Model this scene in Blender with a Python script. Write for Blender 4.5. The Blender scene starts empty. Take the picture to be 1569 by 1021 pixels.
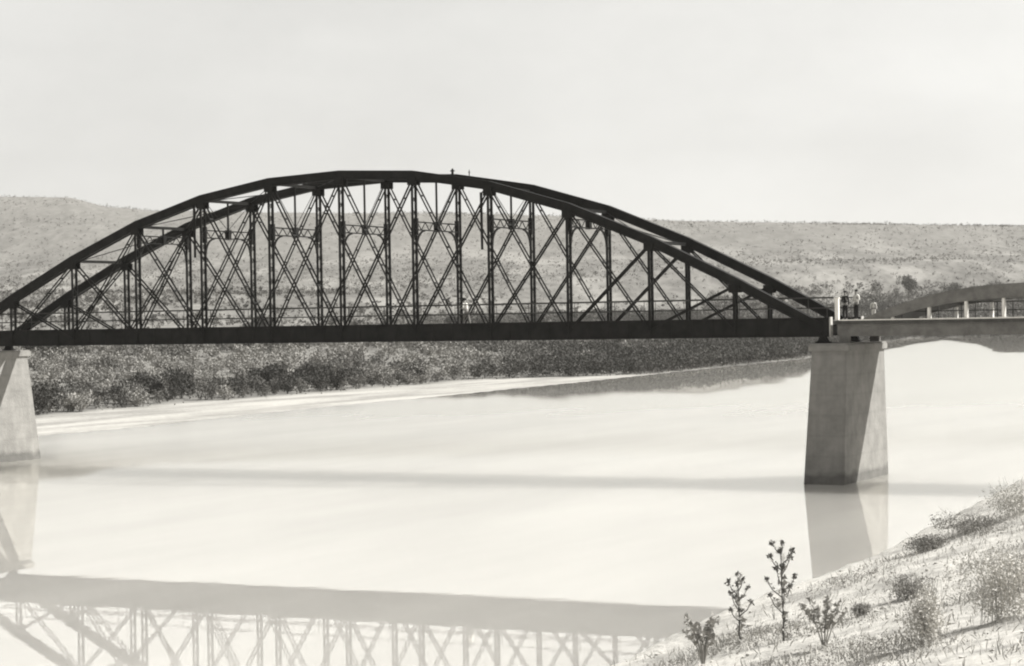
import bpy, bmesh, math, random
import numpy as np
from mathutils import Vector, Matrix
R = math.radians
random.seed(7); rng = np.random.default_rng(7)
C = bpy.context.scene.collection
sc = bpy.context.scene

# ------------------------------------------------------------------ camera
CAM = Vector((108.667, -124.027, 9.806)); YAW, PIT, ROL = -0.4662, -0.0073, -0.0171
fw = Vector((math.sin(YAW)*math.cos(PIT), math.cos(YAW)*math.cos(PIT), math.sin(PIT)))
rt = Vector((math.cos(YAW), -math.sin(YAW), 0)); up = rt.cross(fw)
r2 = math.cos(ROL)*rt + math.sin(ROL)*up; u2 = -math.sin(ROL)*rt + math.cos(ROL)*up
cd = bpy.data.cameras.new('camera'); cam = bpy.data.objects.new('camera', cd); C.objects.link(cam)
M = Matrix((r2, u2, -fw)).transposed().to_4x4(); M.translation = CAM; cam.matrix_world = M
cd.sensor_width = 36; cd.lens = 36*3302.7/1569; cd.clip_start = .5; cd.clip_end = 30000
sc.camera = cam

# ------------------------------------------------------------------ light
SUN = Vector((0.80, 0.62, 1.0)).normalized()
wd = bpy.data.worlds.new('World'); sc.world = wd; wd.use_nodes = True
nt = wd.node_tree; nt.nodes.clear()
sky = nt.nodes.new('ShaderNodeTexSky'); sky.sky_type = 'NISHITA'; sky.sun_disc = False
sky.sun_elevation = math.asin(SUN.z); sky.sun_rotation = math.atan2(SUN.x, SUN.y)
sky.air_density = 1.0; sky.dust_density = 0.6; sky.ozone_density = 1.0
hs = nt.nodes.new('ShaderNodeHueSaturation'); hs.inputs['Saturation'].default_value = 0.0
tn = nt.nodes.new('ShaderNodeMix'); tn.data_type = 'RGBA'; tn.blend_type = 'MULTIPLY'
tn.inputs['Factor'].default_value = 1; tn.inputs['B'].default_value = (1, .995, .965, 1)
bg = nt.nodes.new('ShaderNodeBackground'); bg.inputs['Strength'].default_value = 0.075
wo = nt.nodes.new('ShaderNodeOutputWorld')
nt.links.new(sky.outputs[0], hs.inputs['Color']); nt.links.new(hs.outputs[0], tn.inputs['A'])
stc = nt.nodes.new('ShaderNodeTexCoord'); sno = nt.nodes.new('ShaderNodeTexNoise'); sno.inputs['Scale'].default_value = 4; sno.inputs['Detail'].default_value = 7; sno.inputs['Roughness'].default_value = .6
smp = nt.nodes.new('ShaderNodeMapping'); smp.inputs['Scale'].default_value = (1, 1, 2.2); nt.links.new(stc.outputs['Generated'], smp.inputs[0]); nt.links.new(smp.outputs[0], sno.inputs['Vector'])
srg = nt.nodes.new('ShaderNodeMapRange'); srg.inputs['From Min'].default_value = .3; srg.inputs['From Max'].default_value = .7; srg.inputs['To Min'].default_value = .90; srg.inputs['To Max'].default_value = 1.08; nt.links.new(sno.outputs[0], srg.inputs['Value'])
sml = nt.nodes.new('ShaderNodeMix'); sml.data_type = 'RGBA'; sml.blend_type = 'MULTIPLY'; sml.inputs['Factor'].default_value = 1; nt.links.new(tn.outputs['Result'], sml.inputs['A']); nt.links.new(srg.outputs['Result'], sml.inputs['B'])
nt.links.new(sml.outputs['Result'], bg.inputs['Color']); nt.links.new(bg.outputs[0], wo.inputs[0])
sl = bpy.data.lights.new('sun', 'SUN'); sl.energy = 5.0; sl.angle = R(.5); sl.color = (1, .99, .955)
so = bpy.data.objects.new('sun', sl); C.objects.link(so)
so.rotation_euler = SUN.to_track_quat('Z', 'Y').to_euler()
sc.view_settings.view_transform = 'Standard'; sc.view_settings.look = 'None'
sc.view_settings.exposure = 0.9; sc.view_settings.gamma = 1
sc.cycles.filter_width = 2.1; sc.cycles.max_bounces = 6; sc.cycles.volume_bounces = 0; sc.cycles.transparent_max_bounces = 8

# ------------------------------------------------------------------ helpers
def tag(o, label=None, cat=None, group=None, kind=None):
    if label: o['label'] = label
    if cat: o['category'] = cat
    if group: o['group'] = group
    if kind: o['kind'] = kind
    return o
def empty(name, loc=(0, 0, 0), rz=0):
    o = bpy.data.objects.new(name, None); C.objects.link(o); o.location = loc; o.rotation_euler.z = rz
    o.empty_display_size = .3
    return o
class MB:
    def __init__(s): s.v = []; s.f = []; s.mi = []; s.m = 0
    def add(s, vs, fs):
        n = len(s.v); s.v += [tuple(v) for v in vs]; s.f += [tuple(i+n for i in f) for f in fs]; s.mi += [s.m]*len(fs)
    def box(s, x0, x1, y0, y1, z0, z1):
        s.hexa([(x0,y0,z0),(x1,y0,z0),(x1,y1,z0),(x0,y1,z0),(x0,y0,z1),(x1,y0,z1),(x1,y1,z1),(x0,y1,z1)])
    def hexa(s, p):
        s.add(p, [(0,3,2,1),(4,5,6,7),(0,1,5,4),(1,2,6,5),(2,3,7,6),(3,0,4,7)])
    def beam(s, a, b, w, h, side=(0, 1, 0)):
        a = Vector(a); b = Vector(b); d = (b-a).normalized(); sd = Vector(side); sd = (sd-d*sd.dot(d)).normalized()
        n = d.cross(sd).normalized(); p = []
        for q in (a, b):
            for i, j in ((-1,-1),(1,-1),(1,1),(-1,1)): p.append(q+sd*(i*w/2)+n*(j*h/2))
        s.add(p, [(0,3,2,1),(4,5,6,7),(0,1,5,4),(1,2,6,5),(2,3,7,6),(3,0,4,7)])
    def rod(s, a, b, r, r1=None, n=6):
        a = Vector(a); b = Vector(b); r1 = r if r1 is None else r1
        d = (b-a).normalized(); sd = d.orthogonal().normalized(); q = d.cross(sd); p = []
        for c, rr in ((a, r), (b, r1)):
            for i in range(n):
                t = 2*math.pi*i/n; p.append(c+(sd*math.cos(t)+q*math.sin(t))*rr)
        s.add(p, [tuple(range(n))[::-1], tuple(range(n, 2*n))]+[(i, (i+1)%n, n+(i+1)%n, n+i) for i in range(n)])
    def sweep(s, pts, y0, y1, dn, up):
        """strip following pts (x,z), between y0,y1, offset -dn..+up along the local normal"""
        ring = []
        for i, (x, z) in enumerate(pts):
            a = Vector(pts[max(i-1, 0)]); b = Vector(pts[min(i+1, len(pts)-1)]); p = Vector((x, z))
            if 0 < i < len(pts)-1:
                t1 = (p-a).normalized(); t2 = (b-p).normalized(); t = (t1+t2).normalized(); k = 1/max(.3, t.dot(t1))
            else: t = (b-a).normalized(); k = 1
            n = Vector((-t.y, t.x))*k; lo = p-n*(dn[i] if hasattr(dn, '__len__') else dn); hi = p+n*(up[i] if hasattr(up, '__len__') else up)
            ring.append([(lo.x, y0, lo.y), (lo.x, y1, lo.y), (hi.x, y1, hi.y), (hi.x, y0, hi.y)])
        vs = [v for r in ring for v in r]; fs = [(0, 1, 2, 3), tuple(4*(len(pts)-1)+j for j in (3, 2, 1, 0))]
        for i in range(len(pts)-1):
            for j in range(4):
                a = 4*i+j; b = 4*i+(j+1)%4; fs.append((a, a+4, b+4, b))
        s.add(vs, fs)
    def build(s, name, mat, parent=None, smooth=False):
        me = bpy.data.meshes.new(name); me.from_pydata(s.v, [], s.f)
        for m in (mat if isinstance(mat, (list, tuple)) else [mat]): me.materials.append(m)
        if any(s.mi): me.polygons.foreach_set('material_index', s.mi)
        bm = bmesh.new(); bm.from_mesh(me); bmesh.ops.recalc_face_normals(bm, faces=bm.faces); bm.to_mesh(me); bm.free()
        if smooth: me.polygons.foreach_set('use_smooth', [True]*len(me.polygons))
        o = bpy.data.objects.new(name, me); C.objects.link(o)
        if parent: o.parent = parent
        return o
def copy_tree(o, parent=None):
    c = o.copy(); C.objects.link(c); c.parent = parent
    for ch in list(o.children): copy_tree(ch, c)
    return c
TINT = (1.0, .965, .90)
def g(v, a=1): return (v*TINT[0], v*TINT[1], v*TINT[2], a)
def mat(name, lo, hi, scale=3, detail=6, rough=.9, contrast=(.35, .65), bump=0, bscale=None, metal=0, coords='Object', stretch=(1, 1, 1), extra=None):
    m = bpy.data.materials.new(name); m.use_nodes = True; n = m.node_tree; b = n.nodes['Principled BSDF']
    tc = n.nodes.new('ShaderNodeTexCoord'); mp = n.nodes.new('ShaderNodeMapping'); mp.inputs['Scale'].default_value = stretch
    n.links.new(tc.outputs[coords], mp.inputs[0])
    nz = n.nodes.new('ShaderNodeTexNoise'); nz.inputs['Scale'].default_value = scale; nz.inputs['Detail'].default_value = detail
    nz.inputs['Roughness'].default_value = .65; n.links.new(mp.outputs[0], nz.inputs['Vector'])
    cr = n.nodes.new('ShaderNodeValToRGB'); cr.color_ramp.elements[0].position = contrast[0]; cr.color_ramp.elements[1].position = contrast[1]
    cr.color_ramp.elements[0].color = g(lo); cr.color_ramp.elements[1].color = g(hi); n.links.new(nz.outputs[0], cr.inputs[0])
    out = cr.outputs[0]
    if extra:                     # streaks: second noise stretched
        s2, st2, lo2 = extra
        mp2 = n.nodes.new('ShaderNodeMapping'); mp2.inputs['Scale'].default_value = st2; n.links.new(tc.outputs[coords], mp2.inputs[0])
        n2 = n.nodes.new('ShaderNodeTexNoise'); n2.inputs['Scale'].default_value = s2; n2.inputs['Detail'].default_value = 4; n.links.new(mp2.outputs[0], n2.inputs['Vector'])
        c2 = n.nodes.new('ShaderNodeValToRGB'); c2.color_ramp.elements[0].position = .38; c2.color_ramp.elements[1].position = .6
        c2.color_ramp.elements[0].color = (lo2, lo2, lo2, 1); c2.color_ramp.elements[1].color = (1, 1, 1, 1); n.links.new(n2.outputs[0], c2.inputs[0])
        mx = n.nodes.new('ShaderNodeMix'); mx.data_type = 'RGBA'; mx.blend_type = 'MULTIPLY'; mx.inputs['Factor'].default_value = 1
        n.links.new(out, mx.inputs['A']); n.links.new(c2.outputs[0], mx.inputs['B']); out = mx.outputs['Result']
    n.links.new(out, b.inputs['Base Color']); b.inputs['Roughness'].default_value = rough; b.inputs['Metallic'].default_value = metal
    b.inputs['Specular IOR Level'].default_value = .25
    if bump:
        bn = n.nodes.new('ShaderNodeTexNoise'); bn.inputs['Scale'].default_value = bscale or scale*4; bn.inputs['Detail'].default_value = 5
        n.links.new(mp.outputs[0], bn.inputs['Vector'])
        bp = n.nodes.new('ShaderNodeBump'); bp.inputs['Distance'].default_value = bump; n.links.new(bn.outputs[0], bp.inputs['Height']); n.links.new(bp.outputs[0], b.inputs['Normal'])
    return m
IRON = mat('dark_painted_iron', .006, .016, 1.2, rough=.55)
IRON.node_tree.nodes['Principled BSDF'].inputs['Specular IOR Level'].default_value = .08
IRON2 = mat('weathered_iron', .03, .07, 2.0, rough=.65)
CONC = mat('board_marked_concrete', .185, .255, .8, rough=.95, bump=.03, bscale=6, extra=(1.2, (2, 2, .12), .90))
n = CONC.node_tree; pb = n.nodes['Principled BSDF']; src = pb.inputs['Base Color'].links[0].from_socket          # damp tide mark and board joints
ge = n.nodes.new('ShaderNodeNewGeometry'); sx = n.nodes.new('ShaderNodeSeparateXYZ'); n.links.new(ge.outputs['Position'], sx.inputs[0])
tz = n.nodes.new('ShaderNodeTexNoise'); tz.inputs['Scale'].default_value = .9; n.links.new(ge.outputs['Position'], tz.inputs['Vector'])
ad = n.nodes.new('ShaderNodeMath'); ad.operation = 'MULTIPLY_ADD'; ad.inputs[1].default_value = -.9; n.links.new(tz.outputs[0], ad.inputs[0]); n.links.new(sx.outputs['Z'], ad.inputs[2])
tr = n.nodes.new('ShaderNodeMapRange'); tr.inputs['From Min'].default_value = -.45; tr.inputs['From Max'].default_value = -.1; tr.inputs['To Min'].default_value = .6; tr.inputs['To Max'].default_value = 1; n.links.new(ad.outputs[0], tr.inputs['Value'])
wv1 = n.nodes.new('ShaderNodeTexWave'); wv1.bands_direction = 'Z'; wv1.inputs['Scale'].default_value = .26; wv1.inputs['Distortion'].default_value = .4; n.links.new(ge.outputs['Position'], wv1.inputs['Vector'])
wr1 = n.nodes.new('ShaderNodeMapRange'); wr1.inputs['From Min'].default_value = 0; wr1.inputs['From Max'].default_value = .06; wr1.inputs['To Min'].default_value = .93; wr1.inputs['To Max'].default_value = 1; n.links.new(wv1.outputs['Fac'], wr1.inputs['Value'])
mm = n.nodes.new('ShaderNodeMath'); mm.operation = 'MULTIPLY'; n.links.new(tr.outputs[0], mm.inputs[0]); n.links.new(wr1.outputs[0], mm.inputs[1])
mxc = n.nodes.new('ShaderNodeMix'); mxc.data_type = 'RGBA'; mxc.blend_type = 'MULTIPLY'; mxc.inputs['Factor'].default_value = 1; n.links.new(src, mxc.inputs['A']); n.links.new(mm.outputs[0], mxc.inputs['B']); n.links.new(mxc.outputs['Result'], pb.inputs['Base Color'])
CONC2 = mat('pale_concrete', .34, .50, 1.5, rough=.95, bump=.02, bscale=8)
CONCD = mat('grey_concrete', .12, .19, 1.5, rough=.95, bump=.02, bscale=8)
PLANK = mat('deck_planks', .10, .20, 2.0, stretch=(8, .4, 1))
WHITE = mat('white_paint', .65, .8, 3)

# ------------------------------------------------------------------ terrain
U = np.array([math.cos(YAW), -math.sin(YAW)]); V = np.array([math.sin(YAW), math.cos(YAW)])
def uv2w(p): return np.array([CAM.x, CAM.y])+U*p[0]+V*p[1]
def _hash(i, j, s):
    h = np.sin(i*127.1+j*311.7+s*74.7)*43758.5453; return h-np.floor(h)
def vnoise(x, y, s=0):
    i = np.floor(x); j = np.floor(y); fx = x-i; fy = y-j; fx = fx*fx*(3-2*fx); fy = fy*fy*(3-2*fy)
    a = _hash(i, j, s); b = _hash(i+1, j, s); c = _hash(i, j+1, s); d = _hash(i+1, j+1, s)
    return (a*(1-fx)+b*fx)*(1-fy)+(c*(1-fx)+d*fx)*fy
def fbm(x, y, o=4, s=0):
    t = 0; a = .5
    for k in range(o): t = t+a*(vnoise(x*2**k, y*2**k, s+k)-.5); a *= .5
    return t
FAR = [(-25,-3000),(-25,-300),(-20,-150),(-14,-60),(-12,0),(-15,28),(-15,42),(-19,72),(-20,91),(-22,119),(-25,155),(-30,206),(-40,309),(-80,470),(-106,620),(-85,700),(83,815),(1043,1354),(5000,2500)]
FAR = [(x, y) if (k < 4 or k > 14) else (CAM.x+(x-CAM.x)*1.045, CAM.y+(y-CAM.y)*1.045) for k, (x, y) in enumerate(FAR)]
CREST = [(-1500,-1800,6),(-150,-150,5),(-60,-40,4.5),(-25,0,4),(-12,15,3.8),(-3,28.5,3.95),(1.5,34,4.33),(3.5,37,4.66),(7,41,5.23),(10.7,45,6.3),(16,52,7.2),(30,75,8.5),(57,108,9.0),(140,300,8),(250,500,6),(450,650,6),(1500,800,8),(6000,1500,8)]
def sdist(px, py, line, zs=None):
    best = np.full(px.shape, 1e9); sg = np.zeros(px.shape); zz = np.zeros(px.shape)
    for k in range(len(line)-1):
        ax, ay = line[k][:2]; bx, by = line[k+1][:2]; dx, dy = bx-ax, by-ay; L = dx*dx+dy*dy
        t = np.clip(((px-ax)*dx+(py-ay)*dy)/L, 0, 1); qx = ax+t*dx; qy = ay+t*dy
        d = np.hypot(px-qx, py-qy); m = d < best
        cr = dx*(py-ay)-dy*(px-ax)
        best = np.where(m, d, best); sg = np.where(m, np.sign(cr), sg)
        if zs is not None: zz = np.where(m, zs[k]+t*(zs[k+1]-zs[k]), zz)
    return best*sg, zz
CW = [tuple(uv2w(c[:2])) for c in CREST]; CZ = [c[2] for c in CREST]
def ss(a, b, x):
    t = np.clip((x-a)/(b-a), 0, 1); return t*t*(3-2*t)
def height(x, y):
    x = np.asarray(x, float); y = np.asarray(y, float)
    u = (x-CAM.x)*U[0]+(y-CAM.y)*U[1]; v = (x-CAM.x)*V[0]+(y-CAM.y)*V[1]
    s, _ = sdist(x, y, FAR)
    s = s+3*fbm(x/12, y/12, 3, 3)*ss(0, 30, np.abs(s)+10)
    bw = 17-16.4*ss(330, 378, v)
    zb = -.45+bw*.035
    bank = np.where(s < 0, np.maximum(-2.9, -.45+s*.12), -.45+s*.035)
    bank = np.where(s >= bw, zb+(5.2-zb)*ss(0, 75, s-bw)+.5*fbm(x/15, y/15, 4, 9)*ss(0, 10, s-bw), bank)
    rat = u/np.maximum(v, 50)
    rim = np.interp(rat, [-.6, -.2375, -.204, -.188, -.165, 0, .065, .2375, .6], [118, 114, 112, 104, 100, 92, 86, 75, 62])+4*fbm(x/160, y/160, 4, 5)
    hill = np.interp(v, [0, 300, 500, 750, 1000, 1250, 1500], [5.2, 6, 10, 17, 27, 42, 62])
    hill = hill+14*fbm(x/260, y/260, 5, 1)*ss(350, 900, v)
    t = ss(1350, 1750, v); hill = hill*(1-t)+rim*t
    hill = np.where(v > 1750, rim-.004*(v-1750), hill)
    far = bank+ss(60, 260, s)*(hill-5.2)
    c, zc = sdist(x, y, CW, CZ)
    c = -c                                        # landward positive
    near = np.where(c >= 0, zc+.24*np.minimum(c, 15)+.03*np.clip(c-15, 0, 60), zc+c*.75)
    near = near+np.where(c > -3, (.22*fbm(x/2.2, y/2.2, 4, 20)+.05*fbm(x/.5, y/.5, 3, 31)), 0)*ss(-3, 2, c)*ss(400,200,np.abs(v))
    near = np.maximum(near, -3)
    return np.maximum(far, near), s, c, bw
def H(x, y): return float(height(np.array([x]), np.array([y]))[0][0])
th = np.concatenate([np.arange(-180, -16, 4), np.arange(-16, 16.01, .125), np.arange(20, 180, 4)])
rr = [1.5]
while rr[-1] < 80: rr.append(rr[-1]*1.014)
while rr[-1] < 9000: rr.append(rr[-1]*1.02)
rr = np.array(rr); T, RR = np.meshgrid(np.radians(th), rr)
gx = CAM.x+RR*(np.sin(T)*U[0]+np.cos(T)*V[0]); gy = CAM.y+RR*(np.sin(T)*U[1]+np.cos(T)*V[1])
gz, gs, gc, gbw = height(gx, gy)
nr, na = gx.shape
vs = np.stack([gx, gy, gz], -1).reshape(-1, 3)
idx = np.arange(nr*na).reshape(nr, na)
a = idx[:-1]; b = idx[1:]
q = np.stack([a, np.roll(a, -1, 1), np.roll(b, -1, 1), b], -1).reshape(-1, 4)
cen = len(vs); vs = np.vstack([vs, [[CAM.x, CAM.y, H(CAM.x, CAM.y)]]])
fs = [tuple(r) for r in q.tolist()]+[(cen, int(idx[0, (k+1) % na]), int(idx[0, k])) for k in range(na)]
me = bpy.data.meshes.new('ground'); me.from_pydata(vs.tolist(), [], fs)
bm = bmesh.new(); bm.from_mesh(me); bm.normal_update()
if sum(f.normal.z for f in list(bm.faces)[:500]) < 0: bmesh.ops.reverse_faces(bm, faces=bm.faces)
bm.to_mesh(me); bm.free()
me.polygons.foreach_set('use_smooth', [True]*len(me.polygons))
vv = ((gx-CAM.x)*V[0]+(gy-CAM.y)*V[1])
zone = np.zeros((nr*na+1, 4)); zone[:, 3] = 1
beach = ((gs > -30) & (gs < 400)).astype(float)*(1-ss(-2, 3, gs-gbw-4*fbm(gx/9, gy/9, 3, 8)))*(gc < -2)
beach = beach*(1-ss(350, 400, vv)); zone[:-1, 0] = beach.reshape(-1)
zone[:-1, 1] = (ss(-40, -1, gc)).reshape(-1)
zone[:-1, 2] = (ss(1250, 1500, vv)).reshape(-1)
at = me.color_attributes.new('zone', 'FLOAT_COLOR', 'POINT'); at.data.foreach_set('color', zone.reshape(-1).astype(np.float32))
gm = bpy.data.materials.new('ground_earth'); gm.use_nodes = True; n = gm.node_tree; pb = n.nodes['Principled BSDF']
geo = n.nodes.new('ShaderNodeNewGeometry')
gmap = n.nodes.new('ShaderNodeMapping'); gmap.vector_type = 'TEXTURE'; gmap.inputs['Rotation'].default_value[2] = -YAW; gmap.inputs['Scale'].default_value = (1, 4, 1)
n.links.new(geo.outputs['Position'], gmap.inputs[0])
def noise(scale, detail=5, rough=.6, al=False):
    k = n.nodes.new('ShaderNodeTexNoise'); k.inputs['Scale'].default_value = scale; k.inputs['Detail'].default_value = detail; k.inputs['Roughness'].default_value = rough
    n.links.new(gmap.outputs[0] if al else geo.outputs['Position'], k.inputs['Vector']); return k.outputs[0]
def ramp(src, stops):
    c = n.nodes.new('ShaderNodeValToRGB'); e = c.color_ramp.elements
    e[0].position = stops[0][0]; e[0].color = g(stops[0][1]); e[1].position = stops[-1][0]; e[1].color = g(stops[-1][1])
    for p, v in stops[1:-1]:
        k = e.new(p); k.color = g(v)
    n.links.new(src, c.inputs[0]); return c.outputs[0]
def mix(f, a, b, mode='MIX'):
    k = n.nodes.new('ShaderNodeMix'); k.data_type = 'RGBA'; k.blend_type = mode
    if isinstance(f, (int, float)): k.inputs['Factor'].default_value = f
    else: n.links.new(f, k.inputs['Factor'])
    n.links.new(a, k.inputs['A']); n.links.new(b, k.inputs['B']); return k.outputs['Result']
za = n.nodes.new('ShaderNodeVertexColor'); za.layer_name = 'zone'; sp = n.nodes.new('ShaderNodeSeparateColor'); n.links.new(za.outputs[0], sp.inputs[0])
plain = mix(.5, ramp(noise(.03, al=True), [(.4, .10), (.5, .15), (.62, .29)]), ramp(noise(.25, al=True), [(.4, .10), (.6, .20)]))
smap = n.nodes.new('ShaderNodeMapping'); smap.inputs['Scale'].default_value = (1, .12, 1); n.links.new(geo.outputs['Position'], smap.inputs[0]); sno = n.nodes.new('ShaderNodeTexNoise'); sno.inputs['Scale'].default_value = .3; sno.inputs['Detail'].default_value = 6; n.links.new(smap.outputs[0], sno.inputs['Vector'])
sand = mix(.3, ramp(sno.outputs[0], [(.38, .22), (.62, .42)]), ramp(noise(1.5), [(.4, .22), (.6, .40)]))
mesa = mix(.55, ramp(noise(.02, al=True), [(.35, .14), (.65, .20)]), ramp(noise(.16, 8, .75, True), [(.38, .10), (.52, .165), (.64, .22)]))
nearc = mix(.5, ramp(noise(.9, 6, .65), [(.38, .22), (.47, .42), (.58, .60)]), ramp(noise(7, 6, .7), [(.34, .26), (.58, .52)]))
c = mix(sp.outputs[2], plain, mesa); c = mix(sp.outputs[0], c, sand); c = mix(sp.outputs[1], c, nearc)
n.links.new(c, pb.inputs['Base Color']); pb.inputs['Roughness'].default_value = 1; pb.inputs['Specular IOR Level'].default_value = .1
bp = n.nodes.new('ShaderNodeBump'); bp.inputs['Distance'].default_value = .12; bp.inputs['Strength'].default_value = .6
n.links.new(noise(5, 8, .7), bp.inputs['Height']); n.links.new(bp.outputs[0], pb.inputs['Normal'])
me.materials.append(gm)
ground = bpy.data.objects.new('ground', me); C.objects.link(ground); tag(ground, kind='structure')

# ------------------------------------------------------------------ water
wm = bpy.data.materials.new('silty_river_water'); wm.use_nodes = True; n = wm.node_tree; n.nodes.clear()
geo = n.nodes.new('ShaderNodeNewGeometry')
out = n.nodes.new('ShaderNodeOutputMaterial'); gl = n.nodes.new('ShaderNodeBsdfGlossy'); gl.inputs['Roughness'].default_value = .02
gl.inputs['Color'].default_value = (1, .99, .95, 1)
df = n.nodes.new('ShaderNodeSubsurfaceScattering'); df.falloff = 'BURLEY'; df.inputs['Scale'].default_value = 14; df.inputs['Radius'].default_value = (1, 1, 1)
mps = n.nodes.new('ShaderNodeMapping'); mps.inputs['Scale'].default_value = (1, .22, 1); mps.inputs['Rotation'].default_value[2] = .35; n.links.new(geo.outputs['Position'], mps.inputs[0])
sn = n.nodes.new('ShaderNodeTexNoise'); sn.inputs['Scale'].default_value = .09; sn.inputs['Detail'].default_value = 6; n.links.new(mps.outputs[0], sn.inputs['Vector'])
scr = n.nodes.new('ShaderNodeValToRGB'); scr.color_ramp.elements[0].position = .35; scr.color_ramp.elements[1].position = .65; scr.color_ramp.elements[0].color = g(.37); scr.color_ramp.elements[1].color = g(.46)
n.links.new(sn.outputs[0], scr.inputs[0]); n.links.new(scr.outputs[0], df.inputs['Color'])
mx = n.nodes.new('ShaderNodeMixShader'); fr = n.nodes.new('ShaderNodeFresnel'); fr.inputs['IOR'].default_value = 1.62; n.links.new(fr.outputs[0], mx.inputs[0])
mp = n.nodes.new('ShaderNodeMapping'); mp.inputs['Scale'].default_value = (1, 1, 1); mp.inputs['Rotation'].default_value[2] = YAW
n.links.new(geo.outputs['Position'], mp.inputs[0])
mp2 = n.nodes.new('ShaderNodeMapping'); mp2.inputs['Scale'].default_value = (.5, 1.0, 1); n.links.new(mp.outputs[0], mp2.inputs[0])
vc = n.nodes.new('ShaderNodeVertexColor'); vc.layer_name = 'ripple'; sc_ = n.nodes.new('ShaderNodeSeparateColor'); n.links.new(vc.outputs[0], sc_.inputs[0])
n.links.new(sc_.outputs[0], gl.inputs['Roughness'])
w1 = n.nodes.new('ShaderNodeTexNoise'); w1.inputs['Scale'].default_value = 1.1; w1.inputs['Detail'].default_value = 2
n.links.new(mp2.outputs[0], w1.inputs['Vector'])
bp = n.nodes.new('ShaderNodeBump'); bp.inputs['Distance'].default_value = .0009; bp.inputs['Strength'].default_value = 1
n.links.new(w1.outputs[0], bp.inputs['Height']); n.links.new(bp.outputs[0], gl.inputs['Normal'])
n.links.new(df.outputs[0], mx.inputs[1]); n.links.new(gl.outputs[0], mx.inputs[2]); n.links.new(mx.outputs[0], out.inputs[0])
WZ = -.45                                            # river level
wv = np.stack([gx, gy, np.full(gx.shape, WZ)], -1).reshape(-1, 3); wme = bpy.data.meshes.new('river_water')
wme.from_pydata(wv.tolist()+[[CAM.x, CAM.y, WZ]], [], fs)
bm = bmesh.new(); bm.from_mesh(wme); bm.normal_update()
if sum(f.normal.z for f in list(bm.faces)[:500]) < 0: bmesh.ops.reverse_faces(bm, faces=bm.faces)
bm.to_mesh(wme); bm.free(); wme.materials.append(wm)
# sheltered smooth water along the wooded bank, wind ripples in mid-river, smooth pool near the camera
wr_ = ((gx-CAM.x)*U[0]+(gy-CAM.y)*U[1])/np.maximum(vv, 1); wv_ = vv+14*fbm(gx/25, gy/25, 3, 80)
vt = 46*fbm(wr_*vv/5, gx*0+3, 4, 90)*ss(200, 300, vv)+np.interp(wr_, [-.25, -.12, -.03, .02, .065, .095, .135, .155, .175, .185, .2, .215, .225, .24], [330, 300, 285, 258, 268, 280, 340, 480, 560, 640, 730, 640, 500, 500])
rip = .012+.22*ss(145, 200, wv_)*(1-ss(vt-12, vt+25, wv_))
wc = np.zeros((nr*na+1, 4)); wc[:-1, 0] = rip.reshape(-1); wc[-1, 0] = .012; wc[:, 3] = 1
wat = wme.color_attributes.new('ripple', 'FLOAT_COLOR', 'POINT'); wat.data.foreach_set('color', wc.reshape(-1).astype(np.float32))
river = bpy.data.objects.new('river_water', wme); C.objects.link(river); tag(river, kind='structure')

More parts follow.
